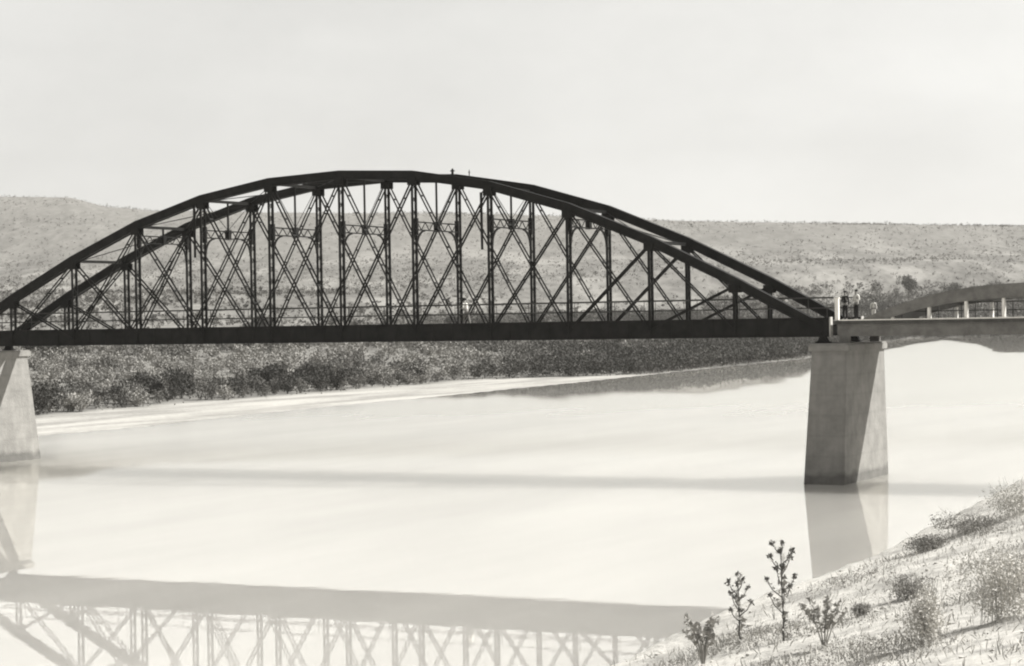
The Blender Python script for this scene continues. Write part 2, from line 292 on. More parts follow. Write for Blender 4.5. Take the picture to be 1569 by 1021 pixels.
# ------------------------------------------------------------------ truss bridge
P, W, Z0, HT = 5.6, 6.17, 8.80, 10.63
ZN = [8.8, 11.75, 14.45, 16.73, 18.36, 19.29, 19.55, 19.29, 18.36, 16.73, 14.45, 11.75, 8.8]
def zt(k): return float(np.interp(k, range(13), ZN))
br = empty('truss_bridge', (33.6, W/2, 7.95)); OFF = Vector(br.location)
tag(br, 'black iron bowstring truss bridge with laced posts spanning the pale river', 'bridge')
def bpart(mb, name, m, parent=None):
    mb.v = [tuple(Vector(v)-OFF) for v in mb.v]
    return mb.build(name, m, parent or br)
for Y in (0, W):
    b = MB(); pts = [(k*P, zt(k)+(.08 if Y and 0 < k < 12 else 0)) for k in range(13)]
    b.sweep(pts, Y-.22, Y+.22, .27, .25)
    b.sweep(pts, Y-.27, Y+.27, -.252, .28)
    b.sweep(pts, Y-.28, Y-.20, .30, -.22); b.sweep(pts, Y+.20, Y+.28, .30, -.22)
    bpart(b, 'top_chord', IRON)
    b = MB(); b.box(-.5, 12*P+.45, Y-.17, Y+.17, 8.36, 9.42)
    b.box(-.5, 12*P+.45, Y-.27, Y+.27, 9.423, 9.46); b.box(-.5, 12*P+.45, Y-.27, Y+.27, 8.32, 8.357)
    for i in range(49): b.box(i*1.4-.02, i*1.4+.02, Y-.2, Y-.173, 8.36, 9.42)
    bpart(b, 'bottom_chord', IRON)
    for k in range(1, 12):
        x = k*P; b = MB(); z1 = zt(k)-.32; z0 = 8.45
        for s in (-1, 1):
            b.box(x-.08, x+.08, Y+s*.25-.03, Y+s*.25+.03, z0, z1)
            b.box(x-.083, x-.063, Y+s*.25-s*.03, Y+s*.25-s*.07, 9.47, z1)
        m = max(2, int((z1-9.5)/.42)); st = (z1-9.5)/m
        for i in range(m):
            a_, c_ = (-.22, .22) if i % 2 else (.22, -.22)
            b.beam((x+.095, Y+a_, 9.5+i*st), (x+.095, Y+c_, 9.5+(i+1)*st), .04, .015, (0, 1, 0))
            b.beam((x-.095, Y-a_, 9.5+i*st), (x-.095, Y-c_, 9.5+(i+1)*st), .04, .015, (0, 1, 0))
        b.box(x-.32, x+.32, Y-.33, Y-.283, z1-.35, z1+.15); b.box(x-.32, x+.32, Y+.283, Y+.33, z1-.35, z1+.15)
        bpart(b, 'post', IRON)
    for k in range(1, 11):
        for d, (ka, kb) in enumerate(((k, k+1), (k+1, k))):     # top of ka -> bottom of kb
            wdt, sy = ((.16, .235), (.13, .185))[d]
            heavy = (ka < kb) == (k < 6)
            wdt = .115 if heavy else .095
            A = Vector((ka*P, Y, zt(ka)-.25)); B = Vector((kb*P, Y, 8.75 if d == 0 else 8.95)); b = MB(); o = Vector((0, sy, 0))
            b.beam(A-o, B-o, .035, wdt); b.beam(A+o, B+o, .035, wdt)
            L = (B-A).length; m = int(L/1.3)
            for i in range(1, m):
                p = A+(B-A)*(i/m); e = (B-A).normalized()*.05
                if p.z > 9.6: b.beam(p-e, p+e, 2*sy-.05, .07)
            bpart(b, 'diagonal', IRON)
for k in range(2, 11):                                             # struts and sway frames across the truss
    x = k*P; z = zt(k); b = MB()
    b.beam((x, .35, z-.1), (x, W-.35, z-.1), .16, .2, (1, 0, 0)); bpart(b, 'top_strut', IRON)
    if 3 <= k <= 9:
        zu, zl = 16.2, 15.68
        if k in (3, 9): zu, zl = 16.0, 15.5
        b = MB()
        b.box(x-.09, x+.09, .31, W-.31, zu-.035, zu+.035); b.box(x-.09, x+.09, .31, W-.31, zl-.035, zl+.035)
        for i in range(10):
            ya = .4+(W-.8)*i/10; yb = .4+(W-.8)*(i+1)/10
            b.beam((x, ya, zl if i % 2 else zu), (x, yb, zu if i % 2 else zl), .05, .04, (1, 0, 0))
        for s, y0 in ((1, .31), (-1, W-.31)):
            pr = None
            for i in range(9):
                t = i/8*math.pi/2; q_ = (x, y0+s*(1.05-1.05*math.cos(t)), zl-1.15+1.1*math.sin(t))
                if pr: b.beam(pr, q_, .12, .09, (1, 0, 0))
                pr = q_
            b.box(x-.14, x+.14, min(y0, y0-s*.2), max(y0, y0-s*.2), zl-.35, zu+.25)
        b.rod((x, W/2, zu), (x, W/2, z-.1), .075); b.box(x-.16, x+.16, W/2-.17, W/2+.17, zl-.08, zu+.1)
        if z-zu > 1.0:
            for y0 in (.33, W-.33): b.rod((x, y0, z-.2), (x, W/2, zu+.06), .022)
        bpart(b, 'sway_frame', IRON)
b = MB()
for k in range(2, 10):
    for s in (0, 1):
        ya, yb = (.3, W-.3) if s else (W-.3, .3)
        b.rod((k*P, ya, zt(k)-.1-.06*s), ((k+1)*P, yb, zt(k+1)-.1-.06*s), .03)
bpart(b, 'lateral_bracing', IRON)
for k in range(0, 13):
    b = MB(); x = k*P; b.box(x-.13, x+.13, .18, W-.18, 8.42, 8.95); bpart(b, 'floor_beam', IRON)
b = MB()
for y in (1.3, 2.5, 3.67, 4.87): b.box(-.4, 12*P+.4, y-.07, y+.07, 8.96, 9.22)
bpart(b, 'stringers', IRON)
b = MB()
for i in range(225):
    x0 = -.5+i*.3025; b.box(x0, x0+.28, 1.0, W-1.0, 9.225, 9.225+.07+.012*random.random())
bpart(b, 'plank_floor', PLANK)
for y in (.72, W-.72):
    b = MB()
    for z in (10.05, 10.68): b.beam((-.4, y, z), (12*P+.4, y, z), .05, .07)
    for k in range(25):
        x = k*P/2; b.beam((x, y, 9.2), (x, y, 10.70), .03, .03)
        b.beam((x, y, 9.26), (x, min(max(y, 1.05), W-1.05), 9.20), .05, .05, (1, 0, 0))
    bpart(b, 'railing', IRON2)
for x, dz in ((8*P-.40, .45), (4*P-.42, .35)):
    b = MB(); b.rod((x, -.42, zt(8)-dz), (x+.02, -.42, zt(8)-dz-3.7), .095, .085, 8)
    b.beam((x, -.42, zt(8)-dz-.1), (x, -.2, zt(8)-dz+.05), .06, .06, (1, 0, 0)); bpart(b, 'hanging_pipe', IRON)
for x, h, r in ((7.52*P, .42, .10), (7.74*P, .50, .035)):
    b = MB(); zz = zt(x/P)+.35; b.rod((x, 0, zz), (x, 0, zz+h), r, r*.6)
    b.rod((x, 0, zz+h*.55), (x, 0, zz+h*.75), r*1.7, r*1.3); bpart(b, 'finial', IRON)
for X in (0, 12*P):
    for Y in (0, W):
        b = MB(); b.box(X-.45, X+.4, Y-.3, Y+.3, 7.93, 8.02); b.hexa([(X-.35, Y-.22, 8.021), (X+.3, Y-.22, 8.021), (X+.3, Y+.22, 8.021), (X-.35, Y+.22, 8.021), (X-.18, Y-.2, 8.318), (X+.14, Y-.2, 8.318), (X+.14, Y+.2, 8.318), (X-.18, Y+.2, 8.318)])
        bpart(b, 'bearing_shoe', IRON)
for X in (-.47, 12*P+.47):
    for Y in (.0, W):
        b = MB(); b.box(X-.03, X+.03, Y-.24, Y+.24, 8.3, 9.5); bpart(b, 'end_plate', CONC2)

# ------------------------------------------------------------------ piers
def pier(x0, x1, y0, y1, X0, X1, Y0, Y1, label, ztop=7.92):
    p = empty('bridge_pier', ((x0+x1)/2, (y0+y1)/2, -2)); o = Vector(p.location)
    def sub(m): m.v = [tuple(Vector(v)-o) for v in m.v]; return m
    b = MB(); zc = ztop-.45; e = 2.0/zc
    def lerp(a_, b_, t): return a_+(b_-a_)*t
    nz = 14; vs_ = []; fs_ = []
    for i in range(nz+1):
        z = -2+(zc+2)*i/nz; t = z/zc
        xa, xb, ya, yb = lerp(X0, x0, t), lerp(X1, x1, t), lerp(Y0, y0, t), lerp(Y1, y1, t); ch = .12
        vs_ += [(xa+ch, ya, z), (xb-ch, ya, z), (xb, ya+ch, z), (xb, yb-ch, z), (xb-ch, yb, z), (xa+ch, yb, z), (xa, yb-ch, z), (xa, ya+ch, z)]
    for i in range(nz):
        for j in range(8): fs_.append((8*i+j, 8*i+(j+1) % 8, 8*i+8+(j+1) % 8, 8*i+8+j))
    fs_.append(tuple(range(8))[::-1]); fs_.append(tuple(8*nz+j for j in range(8)))
    b.add(vs_, fs_); sub(b).build('shaft', CONC, p)
    b = MB(); b.box(x0-.14, x1+.14, y0-.14, y1+.14, zc+.002, ztop-.1); b.box(x0-.08, x1+.08, y0-.08, y1+.08, ztop-.098, ztop); sub(b).build('cap', CONC, p)
    return tag(p, label, 'pier')
pier(66.75, 68.9, -1.0, 6.75, 66.35, 68.85, -1.6, 7.4, 'tapering concrete pier with a dark shaded face under the right end of the truss')
pier(-1.6, 1.0, -1.0, 7.2, -1.9, 1.4, -1.7, 8.0, 'pale sunlit concrete pier under the left end of the truss')

# ------------------------------------------------------------------ concrete arch approach
ap = empty('concrete_arch_bridge', (90, W/2, 8)); OFA = Vector(ap.location)
tag(ap, 'grey concrete arch approach span with white lit hangers on the right of the iron bridge', 'bridge')
def apart(mb, name, m, parent=None):
    mb.v = [tuple(Vector(v)-OFA) for v in mb.v]; return mb.build(name, m, parent or ap)
def atop(x, c): return 9.28+2.02*(1-min(1, abs((x-c)/10.75))**2.4)
for c in (80.3, 102.1):
    for Y0_, Y1_ in ((-.2, .40), (5.77, 6.37)):
        xs = [c-10.7+21.4*i/40 for i in range(41)]
        pts = [(x, atop(x, c)) for x in xs]; th_ = [.5+.35*(1-abs((x-c)/10.75)**1.6) for x in xs]
        b = MB(); b.sweep(pts, Y0_, Y1_, th_, 0.0); apart(b, 'arch', CONCD)
        for i in range(9):
            x = c-8.7+i*2.2-.1
            if x > c+9.5: continue
            z1 = atop(x, c)-.3-.25*(1-abs((x-c)/10.75)**1.6)
            b = MB(); b.hexa([(x-.09, Y0_+.02, 9.20), (x+.09, Y0_+.02, 9.20), (x+.09, Y0_+.36, 9.20), (x-.09, Y0_+.36, 9.20), (x-.065, Y0_+.03, z1), (x+.065, Y0_+.03, z1), (x+.065, Y0_+.34, z1), (x-.065, Y0_+.34, z1)])
            apart(b, 'hanger', WHITE)
SHADE_CONC = mat('recess_shade_concrete', .05, .09, 1.5)  # deck edge coloured dark as the shaded recess line below the kerb
b = MB(); b.box(67.9, 115, -.30, 6.47, 9.05, 9.26); apart(b, 'deck', SHADE_CONC)
for y in (-.36, 6.32):
    b = MB(); b.box(68.3, 115, y, y+.2, 9.262, 9.33); apart(b, 'kerb', WHITE)
for y in (-.1, 5.87):
    b = MB(); b.box(68.1, 114.5, y, y+.4, 8.33, 9.048); apart(b, 'edge_girder', CONCD)
b = MB()
for i in range(21): b.box(69.5+i*2.2, 69.75+i*2.2, .31, 5.86, 8.5, 9.048)
apart(b, 'cross_beams', CONCD)
for y in (.52, 5.65):
    b = MB()
    for z in (9.75, 10.25): b.beam((71.9, y, z), (114, y, z), .05, .06)
    for i in range(20): b.beam((71.9+i*2.2, y, 9.27), (71.9+i*2.2, y, 10.27), .06, .06)
    apart(b, 'railing', IRON2)
b = MB(); b.box(67.98, 68.20, -.18, .06, 9.3, 10.6); b.box(67.95, 68.23, -.21, .09, 10.602, 10.66); apart(b, 'end_post', WHITE)
for x in (68.5, ):
    for y in (.1, 6.07):
        b = MB(); b.box(68.22, 68.8, y-.2, y+.2, 7.93, 8.328); apart(b, 'bearing_block', CONCD)
pier(90.2, 92.2, -1.0, 7.2, 89.9, 92.5, -1.4, 7.6, 'concrete pier under the middle of the concrete arch approach', 8.32)

# ------------------------------------------------------------------ people
SKIN = mat('skin_tone', .25, .3, 5); CLOTHW = mat('white_cotton', .6, .75, 8); CLOTHD = mat('dark_cloth', .02, .035, 8)  # skin is a plain mid tone
CLOTHM = mat('khaki_cloth', .16, .22, 8); HAIR = mat('dark_hair', .01, .02, 8)
def skin(name, verts, edges, rad, m, parent, lv=2, root=0):
    me = bpy.data.meshes.new(name); me.from_pydata(verts, edges, []); me.materials.append(m)
    o = bpy.data.objects.new(name, me); C.objects.link(o); o.parent = parent
    sm = o.modifiers.new('skin', 'SKIN'); sm.use_smooth_shade = True
    for i, d in enumerate(me.skin_vertices[0].data):
        r_ = rad[i]; d.radius = r_ if isinstance(r_, tuple) else (r_, r_); d.use_root = (i == root)
    ss_ = o.modifiers.new('subdivision', 'SUBSURF'); ss_.levels = lv; ss_.render_levels = lv
    return o
def person(loc, rz, h, top, bottom, label, arms, legs, lean=0, hat=False):
    p = empty('person', loc, rz); k = h/1.75; p.scale = (k, k, k); tag(p, label, 'person')
    def L(v):                                             # lean the torso forward (+y) about the hips
        x, y, z = v
        if z > .95: y, z = y+(z-.95)*math.sin(lean), .95+(z-.95)*math.cos(lean)
        return (x, y, z)
    V_ = [(0, 0, .95), (0, 0, 1.10), (0, .0, 1.28), (0, 0, 1.42), (0, .01, 1.50), (0, .02, 1.60), (0, .025, 1.68), (0, .12, 1.62)]
    E_ = [(0, 1), (1, 2), (2, 3), (3, 4), (4, 5), (5, 6), (5, 7)]; Rr = [(.15, .11), (.135, .10), (.16, .11), (.12, .09), .052, (.08, .095), (.07, .085), .014]
    V_ = [L(v) for v in V_]
    for sx in (-1, 1):
        f = legs[0 if sx < 0 else 1]; n0 = len(V_)
        hip = (sx*.09, 0, .88); kn = (sx*.10, f*.5+.03, .48); an = (sx*.10, f, .08); toe = (sx*.12, f+.17, .03)
        V_ += [hip, kn, an, toe]; E_ += [(0, n0), (n0, n0+1), (n0+1, n0+2), (n0+2, n0+3)]; Rr += [.085, .055, .038, .03]
        el, ha = arms[0 if sx < 0 else 1]; n1 = len(V_)
        sh = L((sx*.19, 0, 1.40)); el = L((sx*(.19+el[0]), el[1], el[2])); ha = L((sx*(.19+ha[0]), ha[1], ha[2]))
        V_ += [sh, el, ha]; E_ += [(3, n1), (n1, n1+1), (n1+1, n1+2)]; Rr += [.055, .038, .026]
        d = (Vector(ha)-Vector(el)).normalized(); s_ = d.cross(Vector((sx, 0, .01))).normalized(); w_ = Vector(ha)
        pm = w_+d*.07; V_.append(tuple(pm)); Rr.append((.035, .016)); E_.append((n1+2, n1+3))
        for q_, ln in ((-.03, .06), (-.01, .075), (.012, .07), (.032, .055)):
            i = len(V_); a0 = pm+s_*q_+d*.02; a1 = a0+d*ln*.6; a2 = a1+d*ln*.4-Vector((sx*.015, 0, 0)); V_ += [tuple(a0), tuple(a1), tuple(a2)]; Rr += [.009, .008, .007]
            E_ += [(n1+3, i), (i, i+1), (i+1, i+2)]
        i = len(V_); V_ += [tuple(w_+d*.03+s_*.04), tuple(w_+d*.06+s_*.06)]; Rr += [.011, .009]; E_ += [(n1+2, i), (i, i+1)]
    body = skin('body', V_, E_, Rr, SKIN, p)
    sv = [L(v) for v in ((0, 0, .98), (0, 0, 1.12), (0, 0, 1.30), (0, 0, 1.42))]; se = [(0, 1), (1, 2), (2, 3)]; sr = [(.165, .125), (.15, .118), (.175, .128), (.13, .10)]
    for sx in (-1, 1):
        el, ha = arms[0 if sx < 0 else 1]; i = len(sv); e2 = Vector(L((sx*(.19+el[0]), el[1], el[2]))); h2 = Vector(L((sx*(.19+ha[0]), ha[1], ha[2])))
        sv += [L((sx*.19, 0, 1.40)), tuple(e2), tuple(e2.lerp(h2, .8))]; se += [(3, i), (i, i+1), (i+1, i+2)]; sr += [.068, .052, .04]
    skin('shirt', sv, se, sr, top, p)
    tv = [(0, 0, 1.0), (0, 0, .93)]; te = [(0, 1)]; tr_ = [(.155, .12), (.165, .13)]
    for sx in (-1, 1):
        f = legs[0 if sx < 0 else 1]; i = len(tv)
        tv += [(sx*.09, 0, .86), (sx*.10, f*.5+.03, .48), (sx*.10, f, .10)]; te += [(1, i), (i, i+1), (i+1, i+2)]; tr_ += [.10, .075, .062]
    skin('trousers', tv, te, tr_, bottom, p)
    hd = L((0, .01, 1.665)); b = MB()
    for i in range(5):
        for j in range(12):
            pass
    n_ = 12; rows = []
    for i in range(6):
        t = i/5*math.pi*.52; rows.append([(hd[0]+.095*math.sin(t)*math.cos(2*math.pi*j/n_), hd[1]-.01+.115*math.sin(t)*math.sin(2*math.pi*j/n_), hd[2]+.105*math.cos(t)) for j in range(n_)])
    vs_ = [v for r_ in rows for v in r_]; fs_ = [(i*n_+j, i*n_+(j+1) % n_, (i+1)*n_+(j+1) % n_, (i+1)*n_+j) for i in range(5) for j in range(n_)]
    b.add(vs_, fs_)
    if hat: b.rod((hd[0], hd[1], hd[2]+.01), (hd[0], hd[1]+.01, hd[2]+.03), .19, .18, 16); b.rod((hd[0], hd[1], hd[2]+.03), (hd[0], hd[1], hd[2]+.15), .11, .09, 16)
    b.build('hat' if hat else 'hair', HAIR, p, True)
    return p
down = ((.05, .0, 1.13), (.07, .08, .88)); bend = ((.05, .02, 1.15), (-.05, .24, 1.12))
person((41.6, 2.6, 9.30), R(75), 1.82, CLOTHW, CLOTHM, 'person in a white shirt and dark hat walking on the floor of the iron bridge', (bend, ((.1, .12, 1.15), (.02, .34, 1.05))), (.22, -.22), .28, True)
person((67.75, 2.6, 9.27), R(160), 1.80, CLOTHD, CLOTHD, 'person in dark clothes standing left of the white shirted person at the bridge end', (down, bend), (0, .04))
person((68.45, 2.6, 9.27), R(150), 1.86, CLOTHW, CLOTHD, 'person in white shirt and black trousers standing at the right end of the iron bridge', (bend, down), (.03, 0))
person((69.3, 3.3, 9.27), R(200), 1.25, CLOTHW, CLOTHW, 'small person dressed all in white standing on the deck right of the two adults', (down, down), (0, .02))

# ------------------------------------------------------------------ vegetation
def leafmat(name, lo, hi, var=.25):
    m = bpy.data.materials.new(name); m.use_nodes = True; n = m.node_tree; b = n.nodes['Principled BSDF']
    ge = n.nodes.new('ShaderNodeNewGeometry'); oi = n.nodes.new('ShaderNodeObjectInfo')
    cr = n.nodes.new('ShaderNodeValToRGB'); cr.color_ramp.elements[0].color = g(lo); cr.color_ramp.elements[1].color = g(hi)
    ad = n.nodes.new('ShaderNodeMath'); ad.operation = 'MULTIPLY_ADD'; ad.inputs[1].default_value = 1-var; 
    ml = n.nodes.new('ShaderNodeMath'); ml.operation = 'MULTIPLY'; ml.inputs[1].default_value = var
    n.links.new(oi.outputs['Random'], ml.inputs[0]); n.links.new(ge.outputs['Random Per Island'], ad.inputs[0]); n.links.new(ml.outputs[0], ad.inputs[2])
    n.links.new(ad.outputs[0], cr.inputs[0]); n.links.new(cr.outputs[0], b.inputs['Base Color']); b.inputs['Roughness'].default_value = .9
    b.inputs['Specular IOR Level'].default_value = .1
    return m
L_PALE = leafmat('dusty_pale_leaves', .16, .34); L_DARK = leafmat('dark_leaves', .04, .09); L_MID = leafmat('grey_leaves', .09, .19); L_HILL = leafmat('hill_scrub_leaves', .11, .20)
L_DRY = leafmat('dry_grass_blades', .26, .5); TWIG = mat('brush_twigs', .06, .12, 4); TWIG2 = mat('pale_dry_twigs', .22, .38, 4)
L_BANK = leafmat('pale_bank_leaves', .36, .62); L_BANKD = leafmat('dull_bank_leaves', .15, .32)
L_STALK = leafmat('grey_stalk_leaves', .20, .44)
class NB:                                                       # numpy quad soup
    def __init__(s): s.v = []; s.n = 0
    def leaves(s, c, size, rng, up=.0):
        """c: (n,3) centres; one small bent quad per centre"""
        n = len(c); d = rng.normal(size=(n, 3)); d[:, 2] += up; d /= np.linalg.norm(d, axis=1)[:, None]
        e = np.cross(d, rng.normal(size=(n, 3))); e /= np.linalg.norm(e, axis=1)[:, None]
        sz = (np.asarray(size)*rng.uniform(.6, 1.35, n))[:, None]
        w = .5*sz
        s.v.append(np.stack([c-e*w*.5, c+d*sz*.5-e*w*.1, c+d*sz, c+d*sz*.4+e*w], 1).reshape(-1, 3)); s.n += n
    def blades(s, c, size, wid, rng, lean=.5):
        n = len(c); d = rng.normal(size=(n, 3))*lean; d[:, 2] = 1; d /= np.linalg.norm(d, axis=1)[:, None]; e = rng.normal(size=(n, 3)); e[:, 2] *= .2; e /= np.linalg.norm(e, axis=1)[:, None]
        sz = (size*rng.uniform(.5, 1.4, n))[:, None]; f = np.cross(d, e)*.12
        s.v.append(np.stack([c-e*wid/2, c+e*wid/2, c+(d+f)*sz*.6+e*wid*.35, c+(d+f*2.5)*sz], 1).reshape(-1, 3)); s.n += n
    def build(s, name, m, parent=None):
        v = np.concatenate(s.v); n = len(v)//4
        me = bpy.data.meshes.new(name); me.vertices.add(len(v)); me.vertices.foreach_set('co', v.reshape(-1).astype(np.float32))
        me.loops.add(4*n); me.loops.foreach_set('vertex_index', np.arange(4*n)); me.polygons.add(n)
        me.polygons.foreach_set('loop_start', np.arange(0, 4*n, 4)); me.update(calc_edges=True); me.validate(); me.materials.append(m)
        o = bpy.data.objects.new(name, me); C.objects.link(o); o.parent = parent; return o
def cloud(rng, n, w, h, z0=0., lumps=7, flat=1.):
    """leaf centres on the skins of a few overlapping lumps"""
    L = []
    for i in range(lumps):
        a = rng.uniform(0, 6.283); r = rng.uniform(.0, .34)*w; rr_ = rng.uniform(.16, .30)
        L.append((r*math.cos(a), r*math.sin(a), z0+h*rng.uniform(.25, .78), rr_*w, rr_*h*flat*1.1))
    k = rng.integers(0, lumps, n); L = np.array(L)[k]
    d = rng.normal(size=(n, 3)); d /= np.linalg.norm(d, axis=1)[:, None]; q_ = rng.uniform(.45, 1.08, n)**.6
    p = np.stack([L[:, 0]+d[:, 0]*q_*L[:, 3], L[:, 1]+d[:, 1]*q_*L[:, 3], L[:, 2]+d[:, 2]*q_*L[:, 4]], 1)
    p[:, 2] = np.clip(p[:, 2], z0+.02, None); return p
def bush_mesh(w, h, n, leaf, m, name, seed):
    rg = np.random.default_rng(seed); nb = NB(); nb.leaves(cloud(rg, n, w, h), leaf, rg, .3)
    ro = empty(name); nb.build('foliage', m, ro); b = MB()
    for i in range(7):
        a = rg.uniform(0, 6.28); b.rod((0, 0, -.15), (math.cos(a)*w*.25, math.sin(a)*w*.25, h*rg.uniform(.5, .8)), .04, .012, 4)
    b.build('stems', TWIG, ro); return ro
protos = [bush_mesh(2.6, 1.9, 420, .26, L_PALE, 'riverside_bush', 11), bush_mesh(3.4, 2.3, 560, .28, L_PALE, 'riverside_bush', 12),
          bush_mesh(2.2, 2.2, 380, .24, L_MID, 'riverside_bush', 13), bush_mesh(3.0, 2.6, 520, .27, L_MID, 'riverside_bush', 14),
          bush_mesh(3.8, 3.0, 640, .30, L_DARK, 'riverside_bush', 15), bush_mesh(2.8, 2.4, 480, .28, L_DARK, 'riverside_bush', 16)]
LB = ['low pale rounded bush in the brush on the far riverbank', 'wide pale bush in the brush on the far riverbank', 'small upright grey bush in the brush on the far riverbank',
      'tall grey bush in the brush on the far riverbank', 'big dark bush in the brush on the far riverbank', 'smaller dark bush in the brush on the far riverbank']
used = [False]*6
def put(k, x, y, sc_, rz):
    o = protos[k] if not used[k] else copy_tree(protos[k]); used[k] = True
    o.location = (x, y, H(x, y)-.05); o.rotation_euler.z = rz; o.scale = (sc_, sc_, sc_*random.uniform(.85, 1.15))
    tag(o, LB[k], 'bush', 'bushes growing on the far riverbank')
rg = np.random.default_rng(5)
cand = []
N = 62000
uu = rg.uniform(-105, 215, N); vv = rg.uniform(150, 900, N); m = np.abs(uu/vv) < .25; uu = uu[m]; vv = vv[m]
wx = CAM.x+U[0]*uu+V[0]*vv; wy = CAM.y+U[1]*uu+V[1]*vv
hz, s_, c_, bw_ = height(wx, wy); ok = (s_ > bw_+1.0+3*fbm(wx/9, wy/9, 3, 8)) & (s_ < bw_+130)
wx, wy, hz, s_, bw_, uu, vv = [q_[ok] for q_ in (wx, wy, hz, s_, bw_, uu, vv)]
dens = .85+.7*fbm(wx/16, wy/16, 3, 40)+.25*(s_-bw_ < 12)
keep = rg.uniform(size=len(wx)) < dens*.30*(1.2-.6*ss(30, 120, s_-bw_))*(1+.9*ss(-20, 15, uu))+.5*(s_-bw_ < 7)*ss(5, 25, uu); wx, wy, hz, s_, bw_, uu, vv = [q_[keep] for q_ in (wx, wy, hz, s_, bw_, uu, vv)]
dk = fbm(wx/14, wy/14, 3, 50)+.22*np.exp(-((s_-bw_-6)/7)**2)+.30*ss(-20, 20, uu)+.5*ss(30, 60, uu)
order = np.argsort(vv+.35*(s_-bw_)); sol = np.zeros(len(wx), bool); sol[order[:300]] = True
mass = {0: NB(), 1: NB(), 2: NB()}
for i in range(len(wx)):
    d_ = dk[i]+rg.normal()*.07; k = (rg.integers(0, 2) if d_ < .10 else rg.integers(2, 4) if d_ < .26 else rg.integers(4, 6))
    if sol[i]: put(int(k), float(wx[i]), float(wy[i]), float(rg.uniform(.55, 1.2)), float(rg.uniform(0, 6.28)))
    else:
        w_, h_ = [(2.8, 2.0), (3.4, 2.5), (3.8, 2.9)][k//2]; f_ = rg.uniform(.8, 1.3); n_ = int(np.clip(200*(280/vv[i])**1.3, 45, 200))
        p = cloud(rg, n_, w_*f_, h_*f_, lumps=5)+np.array([wx[i], wy[i], hz[i]]); mass[k//2].leaves(p, .34*(vv[i]/280)**.6, rg, .3)
mo = None
for k, m_ in ((0, L_PALE), (1, L_MID), (2, L_DARK)):
    if mass[k].n: tag(mass[k].build(('pale_brush', 'grey_brush', 'dark_brush')[k], m_), kind='stuff')
# low weeds between the bushes
nb = NB(); M_ = 60000
k = rg.integers(0, len(wx), M_); px = wx[k]+rg.normal(size=M_)*3.5; py = wy[k]+rg.normal(size=M_)*3.5
hz_, s2, _, b2 = height(px, py); o_ = s2 > b2-2; nb.leaves(np.stack([px, py, hz_+rg.uniform(0, .7, M_)], 1)[o_], .45, rg, .8)
tag(nb.build('riverbank_weeds', L_MID), kind='stuff')

# scrub on the slopes behind, too many to count
nb = NB(); nd = NB(); N = 100000
r_ = rg.uniform(-.40, .48, N); v_ = 260*np.exp(rg.uniform(0, 1, N)**.6*math.log(1800/260)); u_ = r_*v_
x_ = CAM.x+U[0]*u_+V[0]*v_; y_ = CAM.y+U[1]*u_+V[1]*v_; h_, s2, c2, b2 = height(x_, y_)
o_ = (s2 > b2+60) & (rg.uniform(size=N) < (.42+1.5*fbm(x_/45, y_/90, 4, 60))*(1-.75*ss(-.04, -.12, r_)*ss(750, 500, v_))); u_, v_, x_, y_, h_ = [q_[o_] for q_ in (u_, v_, x_, y_, h_)]
for i in range(len(x_)):
    f_ = rg.uniform(.35, 1.0)*(1.0 if v_[i] > 900 else 1.1); big = rg.uniform() < .035
    w_ = 2.6*f_*(1.7 if big else 1); n_ = 7 if v_[i] > 900 else 20
    p = cloud(rg, n_, w_, w_*.62, lumps=3)+np.array([x_[i], y_[i], h_[i]-.1]); (nd if (big and v_[i] < 1100) or rg.uniform() < (.10 if v_[i] < 900 else .04) else nb).leaves(p, w_*.34, rg, .2)
tag(nb.build('hillside_scrub', L_HILL), kind='stuff'); tag(nd.build('dark_hillside_scrub', L_DARK), kind='stuff')

nb = NB(); nd = NB(); N = 13500; k_ = rg.uniform(size=N) < .62
r_ = np.where(k_, rg.uniform(.09, .42, N), rg.uniform(-.04, .15, N)); v_ = np.where(k_, 835+170*rg.uniform(0, 1, N)**1.5, rg.uniform(470, 720, N)); u_ = r_*v_
x_ = CAM.x+U[0]*u_+V[0]*v_; y_ = CAM.y+U[1]*u_+V[1]*v_; h_, s2, c2, b2 = height(x_, y_)
o_ = (s2 > b2+4) & (rg.uniform(size=N) < (.62*(1-.65*ss(900, 1040, v_)))*np.where(k_, 1, .75)+1.8*fbm(x_/40, y_/80, 3, 66)); u_, v_, x_, y_, h_, k_ = [q_[o_] for q_ in (u_, v_, x_, y_, h_, k_)]
for i in range(len(x_)):
    w_ = rg.uniform(3.5, 8)*(1 if k_[i] else .62); p = cloud(rg, 60, w_, w_*.66, lumps=4)+np.array([x_[i], y_[i], h_[i]-.2]); (nd if rg.uniform() < .38 else nb).leaves(p, w_*.13, rg, .2)
tag(nb.build('grey_thicket', L_MID), kind='stuff'); tag(nd.build('dark_thicket', L_DARK), kind='stuff')

# trees one can tell apart on the plain and along the far shore
def tree_proto(w, h, seed, m=L_DARK):
    rg2 = np.random.default_rng(seed); ro = empty('mesquite_tree'); nb = NB()
    nb.leaves(cloud(rg2, 1300, w, h*.85, h*.16, 11, .9), .5, rg2, .1); nb.build('crown', m, ro); b = MB()
    top = Vector((rg2.normal()*.3, rg2.normal()*.3, h*.42)); b.rod((0, 0, -.3), top, .26, .17, 7)
    for i in range(7):
        a_ = i*.9+rg2.uniform(0, .5); e = Vector((math.cos(a_)*w*.28, math.sin(a_)*w*.28, h*rg2.uniform(.55, .85))); mid = top.lerp(e, .5)+Vector((0, 0, -.2))
        b.rod(top*.8, mid, .11, .07, 5); b.rod(mid, e, .07, .025, 5)
    b.build('trunk', TWIG, ro); return ro
TP = [tree_proto(8, 6.5, 21), tree_proto(6, 7.5, 22), tree_proto(10, 6, 23), tree_proto(7, 5, 24, L_MID)]
tu = [False]*4
